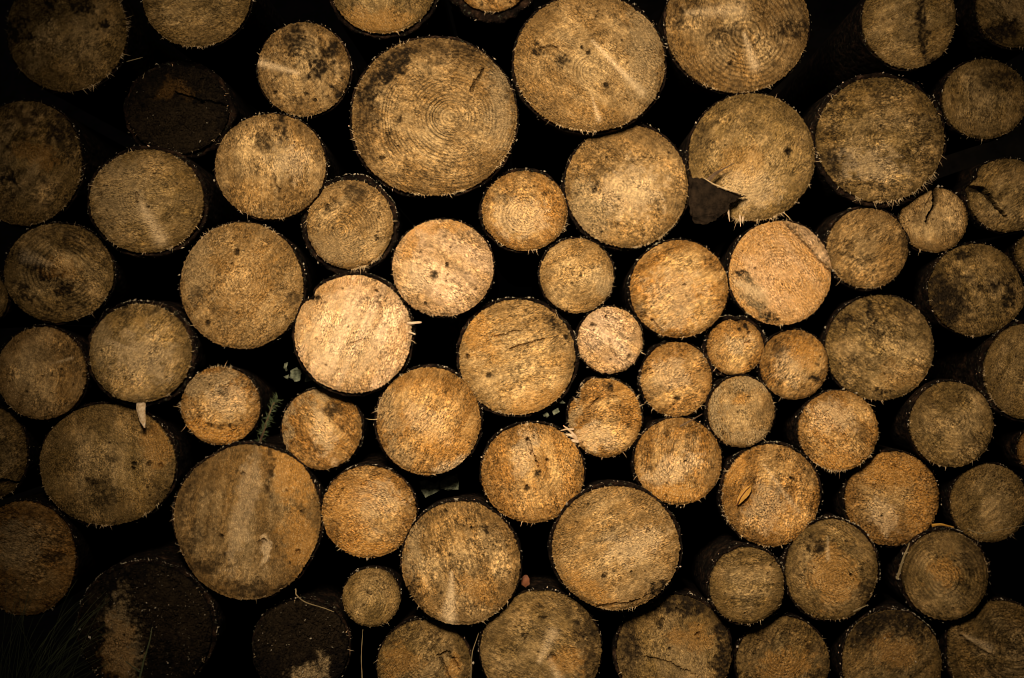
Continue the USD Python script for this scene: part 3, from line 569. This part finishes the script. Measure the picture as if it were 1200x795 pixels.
    lg(435, 701, 34, 34, "G", "smallest evenly round log of the lower left, alone in a black gap", light=1.15, mould=.04, ring=.4, ringw=3.5, bark=1.5, fringe=(.2, 270, 60), y=-.01),
    lg(540, 660, 69, 72, "T", "large log with a pale spike-shaped ray running down from its centre", y=-.03, light=1.0, mould=.15, md=230, ring=.25, bark=3, pith=(-5, 0), rough=1.2, f=[("p", 529, 672, 528, 728, 6.5, .75), ("p", 529, 690, 522, 720, 6, .45), ("i", 530, 667, 1.6), ("d", 571, 618, 4, 6, 0, .6), ("o", 560, 690, 22, 18, 0, .35), ("d", 482, 690, 12, 22, 0, .5), ("i", 523, 600, 2), ("i", 551, 619, 2), ("g", 485, 640, 12, 34, 0, .4)]),
    lg(722, 643, 74, 73, "T", "large warm log at lower centre with slanting saw grain and dotted specks", y=-.05, light=1.05, saw=.45, ring=.08, mould=.16, md=300, bark=5, rough=1.1, pits=12, f=[("d", 772, 688, 12, 7, 40, .8), ("d", 715, 630, 16, 7, 10, .4), ("i", 708, 675, 3), ("i", 760, 622, 2), ("i", 741, 670, 2), ("o", 690, 690, 30, 12, -30, .4), ("k", 700, 712, 740, 706, 765, 696, 1.3), ("w", 745, 640, 34, 18, 20, .3)]),
    lg(876, 687, 44, 45, "G", "grey log with a smooth bark rim showing above left, lower right", y=-.05, light=.82, mould=.15, bark=3.5, pits=14),
    lg(975, 669, 54, 59, "G", "orange-hearted log with a grey upper rim and shavings round its top", light=.95, ring=.45, ringw=4, mould=.22, md=130, bark=4, flecks=4, fringe=(.6, 0, 120), pith=(5, -8), f=[("o", 975, 675, 24, 32, 0, .45), ("d", 956, 642, 9, 9, 0, .6), ("p", 970, 630, 970, 655, 2.5, .5), ("i", 997, 675, 2), ("i", 1010, 669, 2), ("d", 1015, 695, 14, 10, 40, .5), ("d", 952, 675, 4, 5, 0, .5)]),
    lg(1109, 675, 49, 52, "G", "ringed log of the lower right, orange pith, straw and shavings on its upper left", light=.78, ring=.9, ringw=4.2, pith=(-3, -3), mould=.2, md=20, bark=4, flecks=3, fringe=(.5, 60, 90), f=[("o", 1107, 672, 16, 18, 0, .5), ("d", 1128, 682, 6, 7, 40, .5), ("d", 1140, 650, 16, 20, 0, .4)]),
    # ---- bottom row
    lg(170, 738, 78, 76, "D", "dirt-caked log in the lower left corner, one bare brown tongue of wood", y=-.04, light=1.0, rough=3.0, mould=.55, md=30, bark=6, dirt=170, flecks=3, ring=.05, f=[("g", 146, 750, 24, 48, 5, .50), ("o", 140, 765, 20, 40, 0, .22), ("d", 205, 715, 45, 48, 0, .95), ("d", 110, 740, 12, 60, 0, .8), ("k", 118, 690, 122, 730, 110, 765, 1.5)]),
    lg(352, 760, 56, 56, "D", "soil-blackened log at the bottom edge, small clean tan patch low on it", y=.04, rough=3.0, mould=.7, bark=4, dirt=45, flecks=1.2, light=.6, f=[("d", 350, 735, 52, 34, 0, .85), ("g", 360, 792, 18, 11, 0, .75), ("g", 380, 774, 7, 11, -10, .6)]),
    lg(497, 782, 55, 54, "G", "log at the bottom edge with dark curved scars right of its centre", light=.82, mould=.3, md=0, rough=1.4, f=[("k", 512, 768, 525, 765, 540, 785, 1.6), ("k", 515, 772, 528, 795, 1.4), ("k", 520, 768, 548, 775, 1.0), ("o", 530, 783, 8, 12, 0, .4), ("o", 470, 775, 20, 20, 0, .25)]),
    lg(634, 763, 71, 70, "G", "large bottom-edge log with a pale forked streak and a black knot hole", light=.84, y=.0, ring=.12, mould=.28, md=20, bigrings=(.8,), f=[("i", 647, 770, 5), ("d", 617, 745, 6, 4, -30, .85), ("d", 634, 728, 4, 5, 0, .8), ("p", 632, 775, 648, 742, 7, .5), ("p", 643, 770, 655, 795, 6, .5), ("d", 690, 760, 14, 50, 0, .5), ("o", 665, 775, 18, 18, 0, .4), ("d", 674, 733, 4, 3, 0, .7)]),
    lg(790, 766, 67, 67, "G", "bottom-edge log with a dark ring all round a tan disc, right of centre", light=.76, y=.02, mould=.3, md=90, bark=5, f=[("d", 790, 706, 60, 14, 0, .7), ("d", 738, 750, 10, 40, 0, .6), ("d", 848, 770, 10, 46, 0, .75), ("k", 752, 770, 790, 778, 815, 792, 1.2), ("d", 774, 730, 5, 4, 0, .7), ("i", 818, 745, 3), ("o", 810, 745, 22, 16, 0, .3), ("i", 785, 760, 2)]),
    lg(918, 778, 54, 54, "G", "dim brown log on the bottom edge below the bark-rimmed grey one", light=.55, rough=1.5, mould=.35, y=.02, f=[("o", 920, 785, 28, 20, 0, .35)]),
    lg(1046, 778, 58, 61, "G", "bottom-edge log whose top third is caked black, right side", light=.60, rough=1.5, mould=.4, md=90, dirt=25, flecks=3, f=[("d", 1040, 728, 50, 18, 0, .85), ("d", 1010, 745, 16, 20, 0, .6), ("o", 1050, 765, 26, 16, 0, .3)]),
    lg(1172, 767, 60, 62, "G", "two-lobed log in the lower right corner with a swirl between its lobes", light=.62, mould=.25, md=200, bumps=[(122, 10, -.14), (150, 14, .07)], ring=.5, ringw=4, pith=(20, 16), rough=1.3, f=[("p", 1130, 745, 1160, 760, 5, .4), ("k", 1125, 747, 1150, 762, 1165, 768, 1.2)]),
]
for idx, L in enumerate(LOGS):
    made, kk = make_log(idx, L)
    L["prim"], L["k"], L["y0"] = made, kk, made.GetAttribute("xformOp:translate").Get()[1]


def log_at(x, y):
    return min(LOGS, key=lambda L: (L["c"][0] - x) ** 2 + (L["c"][1] - y) ** 2)


# ------------------------------------------------------------------ parts that belong to single logs
rng = np.random.default_rng(5)
L = log_at(164, 414)                              # the splinter that hangs from its lower edge
o = world(*L["c"], L["y0"])
path = np.array([world(x, y, L["y0"] - d) - o for x, y, d in ((164, 462, .010), (164.5, 471, .010), (164, 478, .010), (165, 486, .010), (166, 494, .010), (168, 502, .011))])
v, f = tube(path, np.array([6.5, 5.6, 4.9, 4.4, 3.0, 0.4]) * L["k"], 9)
v = v + (fbm(v * np.array([300, 300, 110]), 3, 2)[:, None] - 0.5) * np.array([0.009, 0.008, 0.003])
v[:, 1] = 0.010 + (v[:, 1] - 0.010) * 0.40      # a flat sliver, its root behind the edge of the cut
part(L["prim"], "splinter", v, f, "splinter_wood", False, label="long pale splinter")
L = log_at(709, 490)                              # pale splinters on its left side
o = world(*L["c"], L["y0"])
for x1, y1, x2, y2, w in ((671, 508, 660, 497, 1.6), (672, 512, 663, 507, 2.2), (674, 517, 666, 516, 2.4), (668, 503, 657, 503, 1.3)):
    pts = np.array([world(x1 + (x2 - x1) * t, y1 + (y2 - y1) * t + 2 * t * t, L["y0"] - .004 - .006 * t) - o for t in (-.4, .2, .6, 1)])
    part(L["prim"], "splinter", *tube(pts, np.array([w, w, w * .8, w * .3]) * L["k"], 5), "pale_wood", 40)
L = log_at(414, 392)                              # chips at its right rim
o = world(*L["c"], L["y0"])
for x1, y1, x2, y2, w in ((481, 379, 494, 378, 1.5), (481, 390, 487, 392, 1.0)):
    pts = np.array([world(x1 + (x2 - x1) * t, y1 + (y2 - y1) * t, L["y0"] - .003) - o for t in (-.3, .3, .7, 1)])
    part(L["prim"], "splinter", *tube(pts, np.array([w, w, w, w * .5]) * L["k"], 5), "pale_wood", 40)


# ------------------------------------------------------------------ small things on and between the logs
def slab(outline_px, y, thick, mat, name, label, cat, bend=0.0, jitter=0.0, kind=None):
    """A thin ragged piece with the given outline (photograph pixels, each with its own depth), with thickness."""
    import trimesh, shapely
    from shapely.geometry import Polygon
    P = np.array(outline_px, float)
    c = P[:, :2].mean(0)
    o = world(c[0], c[1], y)
    k = S * (D + y) / D
    poly = Polygon(np.c_[(P[:, 0] - c[0]) * k, -(P[:, 1] - c[1]) * k]).segmentize(0.004)
    xy, seeds = np.array(poly.exterior.coords)[:-1], []
    g_ = np.random.default_rng(len(P) + int(P[0, 0]))
    xy = xy + g_.normal(0, jitter, xy.shape)
    m = trimesh.creation.extrude_polygon(Polygon(xy).buffer(0), thick, engine="earcut").subdivide().subdivide()
    v = np.array(m.vertices)
    yy = -(v[:, 2]) + bend * (v[:, 0] ** 2 + 0.5 * v[:, 1] ** 2) * 10 + 0.006 * (fbm(np.c_[v[:, :2] * 40, v[:, 0] * 0], 3, 4) - 0.5)
    yy = yy - 0.016 * (fbm(np.c_[v[:, 0] * 30 + v[:, 1] * 55, v[:, 1] * 14, v[:, 0] * 0], 4, 8) - 0.5) * (thick > 0.005)
    v = np.c_[v[:, 0], yy, v[:, 1]]
    t = thing(name, label, cat, o, kind=kind)
    return t, v, np.array(m.faces)[:, ::-1]


L = log_at(881, 184)
t, v, f = slab([(808, 206), (818, 208), (827, 210), (836, 217), (848, 222), (860, 226), (875, 229), (866, 233), (856, 238), (853, 247), (846, 252), (838, 258), (826, 262), (814, 262), (809, 250), (806, 228)], L["y0"] - .035, .006, "bark_flesh",
               "bark_shard", "dark pointed bark shard hanging in front of the large log with blots", "bark", .5, .0012)
part(t, "bark_plate", v, f, "bark_flesh", False)
o = np.array(t.GetAttribute("xformOp:translate").Get())
edge = np.array([world(x, y, L["y0"] - .044) - o for x, y in ((825, 209), (836, 216), (848, 221), (860, 225), (873, 229))])
part(t, "pale_edge", *tube(edge, np.array([.4, .9, 1.0, .9, .4]) * S, 4), "fibre", 40)
pts = np.array([world(x, y, L["y0"] - d) - o for x, y, d in ((829, 213, .034), (838, 204, .03), (848, 198, .026), (861, 191, .022))])
part(t, "twig_stub", *tube(pts, np.array([3.0, 2.2, 1.0, .3]) * S, 5), "twig_bark", 40)
for x, y, dx, dy in ((853, 244, 2, 16), (867, 252, 1, 14), (871, 254, -1, 8)):
    pts = np.array([world(x + dx * q, y + dy * q, L["y0"] - .03) - o for q in (0, .4, 1)])
    part(t, "fibre_strand", *tube(pts, np.array([1.2, 1.0, .3]) * S, 4), "pale_wood", 40)

L = log_at(904, 581)
t, v, f = slab([(863, 592), (864, 584), (868, 576), (874, 571), (881, 568), (880, 576), (876, 582), (870, 588), (865, 592)], L["y0"] - .012, .0012, "ochre_leaf", "fallen_leaf", "small ochre leaf lying on the lower left of a yellow log", "leaf", .8, .0004)
part(t, "leaf_blade", v, f, "ochre_leaf", 30)
o = np.array(t.GetAttribute("xformOp:translate").Get())
pts = np.array([world(x, y, L["y0"] - .0155) - o for x, y in ((863, 593), (868, 583), (874, 575), (881, 568))])
part(t, "midrib", *tube(pts, np.array([.7, .6, .5, .2]) * S, 4), "rust_leaf", 40)

t, v, f = slab([(611, 677), (615, 673), (620, 676), (621, 684), (616, 688), (611, 685)], .02, .004, "rust_leaf", "leaf_scrap", "tiny rust-orange leaf scrap in the black gap above the knot-holed bottom log", "leaf", .8, .0006)
part(t, "leaf_blade", v, f, "rust_leaf", 30)


def flakes(name, label, spots, y, mat="lichen"):
    t = None
    for q, pts in enumerate(spots):
        c = np.mean(pts, 0)
        if t is None:
            o = world(c[0], c[1], y)
            t = thing(name, label, "lichen", o)
        import trimesh
        from shapely.geometry import Polygon
        P = np.array([world(x, z, y) - o for x, z in pts])
        m = trimesh.creation.extrude_polygon(Polygon(P[:, [0, 2]]).segmentize(.004).buffer(0), .004, engine="earcut").subdivide().subdivide()
        v = np.array(m.vertices)
        n = fbm(np.c_[v[:, :2] * 120, v[:, 2] * 0], 4, q) - .5
        part(t, "lichen_flake", np.c_[v[:, 0] + n * .006, -v[:, 2] + n * .012, v[:, 1] + n * .004], np.array(m.faces)[:, ::-1], mat, 30)
    return t


flakes("lichen_patch", "pale grey-green stand-in for daylit greenery through the gap left of the palest log's foot", [[(333, 426), (337, 425), (338, 434), (334, 436)], [(331, 442), (339, 439), (338, 445)], [(341, 434), (349, 430), (353, 438), (352, 446), (345, 448), (341, 442)], [(356, 434), (362, 440), (368, 446), (359, 447)]], .06)  # lit greenery behind the pile, made up as solid pale flakes
flakes("lichen_patch", "grey-green and brown stand-in for daylit greenery through the gap under the rough orange-pink log", [[(491, 565), (500, 562), (508, 568), (514, 563), (515, 575), (505, 580), (498, 584), (494, 575)], [(515, 566), (524, 558), (536, 555), (538, 573), (526, 575), (517, 573)]], .07)  # made-up pieces in place of daylight on plants beyond the logs
flakes("lichen_patch", "small pale lichen flakes between the central gouged log and the notched one", [[(636, 486), (641, 483), (645, 486), (640, 491)], [(647, 482), (654, 478), (657, 482), (650, 486)], [(655, 472), (660, 468), (662, 473)]], .03)

# spruce twig in the gap left of the orange log
o = world(312, 492, -.01)
t = thing("spruce_twig", "green spruce twig sticking up in the gap between two small orange logs", "twig", o)
stem = np.array([world(x, y, -.01 + d) - o for x, y, d in ((304, 520, .03), (309, 506, .01), (314, 490, 0), (320, 474, .0), (325, 467, .01))])
part(t, "stem", *tube(stem, np.array([1.6, 1.4, 1.2, .9, .5]) * S, 5), "twig_bark", 40)
n = 190
u = rng.uniform(0, 1, n) * 4
i0 = np.minimum(u.astype(int), 3)
base = stem[i0] + (stem[i0 + 1] - stem[i0]) * (u - i0)[:, None]
dirs = rng.normal(size=(n, 3)) + np.array([.25, -.1, .5]); dirs /= np.linalg.norm(dirs, axis=1, keepdims=True)
part(t, "needles", *slivers(base, base + dirs * rng.uniform(.008, .017, n)[:, None], .0007, rng), "needle_green", False, kind="stuff")


def stalk(name, label, pts, w, mat, cat):
    o = world(pts[0][0], pts[0][1], pts[0][2])
    P = np.array([world(*p) - o for p in pts])
    n = 5
    s = np.linspace(0, len(P) - 1, (len(P) - 1) * n + 1)
    P = np.stack([np.interp(s, np.arange(len(P)), P[:, q]) for q in range(3)], 1)
    P[1:-1] = (P[:-2] + 2 * P[1:-1] + P[2:]) / 4
    P += (fbm(np.c_[s, s * 0, s * 0 + pts[0][0]], 3, 1) - .5)[:, None] * np.array([.004, 0, .003])
    t = thing(name, label, cat, o)
    part(t, "stem", *tube(P, np.linspace(w, w * .4, len(P)) * S, 5), mat, 40)
    return t, o


stalk("dry_stalk", "bent pale root trailing over the soil-blackened bottom log", [(347, 690, -.01), (346, 697, -.02), (358, 708, -.03), (378, 711, -.035), (392, 717, -.04)], .9, "straw", "stalk")
stalk("dry_stalk", "thin upright stalk in front of the gap under the smallest round log", [(425, 800, -.07), (423, 770, -.07), (425, 738, -.06)], .8, "straw", "stalk")
stalk("dry_stalk", "slanting stalk right of the scarred bottom-edge log", [(552, 795, -.06), (553, 764, -.06), (561, 742, -.05)], .7, "straw", "stalk")
stalk("dry_stalk", "long pale straw leaning against the ringed lower right log", [(1051, 679, -.05), (1056, 660, -.055), (1062, 645, -.05), (1066, 636, -.05)], 1.6, "straw", "straw")
stalk("dry_stalk", "fine pale straw crossing the foot of the plain right-hand log", [(1133, 620, -.05), (1150, 626, -.055), (1172, 621, -.06), (1203, 616, -.06)], .7, "straw", "straw")
stalk("dry_stalk", "short splinter straw on the lower edge of the orange-hearted log", [(1000, 717, -.05), (1008, 713, -.055), (1017, 709, -.05)], 1.1, "straw", "straw")
stalk("dry_stalk", "brown bit of twig between the holed log and the golden one below", [(798, 499, -.05), (806, 495, -.055), (813, 491, -.05), (822, 486, -.03)], 1.3, "twig_bark", "twig")
stalk("dry_stalk", "flat yellow shaving on top of the ringed lower right log", [(1092, 616, -.03), (1103, 615, -.035), (1118, 618, -.03)], 1.8, "ochre_leaf", "shaving")
stalk("dry_stalk", "dark thin stem standing in front of the dirt-caked corner log", [(163, 795, -.12), (168, 775, -.12), (175, 750, -.12), (178, 736, -.12)], 1.3, "grass_blade", "stalk")
stalk("dry_stalk", "thin dark twig forking over the dirt-caked log's lower half", [(163, 788, -.12), (155, 782, -.12), (146, 776, -.12)], 1.0, "grass_blade", "stalk")
stalk("dry_stalk", "two pale hairs of straw by the top left corner log", [(148, 73, -.02), (158, 70, -.03), (168, 67, -.03)], .6, "straw", "straw")

# grass tuft in the lower left corner, in front of the logs
o = np.array([world(20, 800, -.16)[0], -.16, 0.0])
blades = []
for q in range(75):
    bx, bz = rng.normal(0, .03), rng.uniform(-.01, .0)
    tip = world(rng.uniform(0, 95), rng.uniform(672, 790), -.16 + rng.uniform(-.05, .06)) - o
    if rng.uniform() < .25:
        tip = world(rng.uniform(90, 135), rng.uniform(690, 780), -.16 + rng.uniform(-.05, .03)) - o
    b = np.array([bx, rng.normal(0, .02), bz])
    tt = np.linspace(0, 1, 9)[:, None]
    mid = np.array([b[0] * .6 + tip[0] * .25, (b[1] + tip[1]) / 2, tip[2] * rng.uniform(.55, .8)])
    P = (1 - tt) ** 2 * b + 2 * tt * (1 - tt) * mid + tt ** 2 * tip
    blades.append(tube(P, np.linspace(rng.uniform(.5, .9), .15, 9) * S, 3))
t = thing("grass_tuft", "thin dark grass blades rising in the lower left corner", "grass", o, kind="stuff")
part(t, "blades", *join(*blades), "grass_blade", True, kind="stuff")
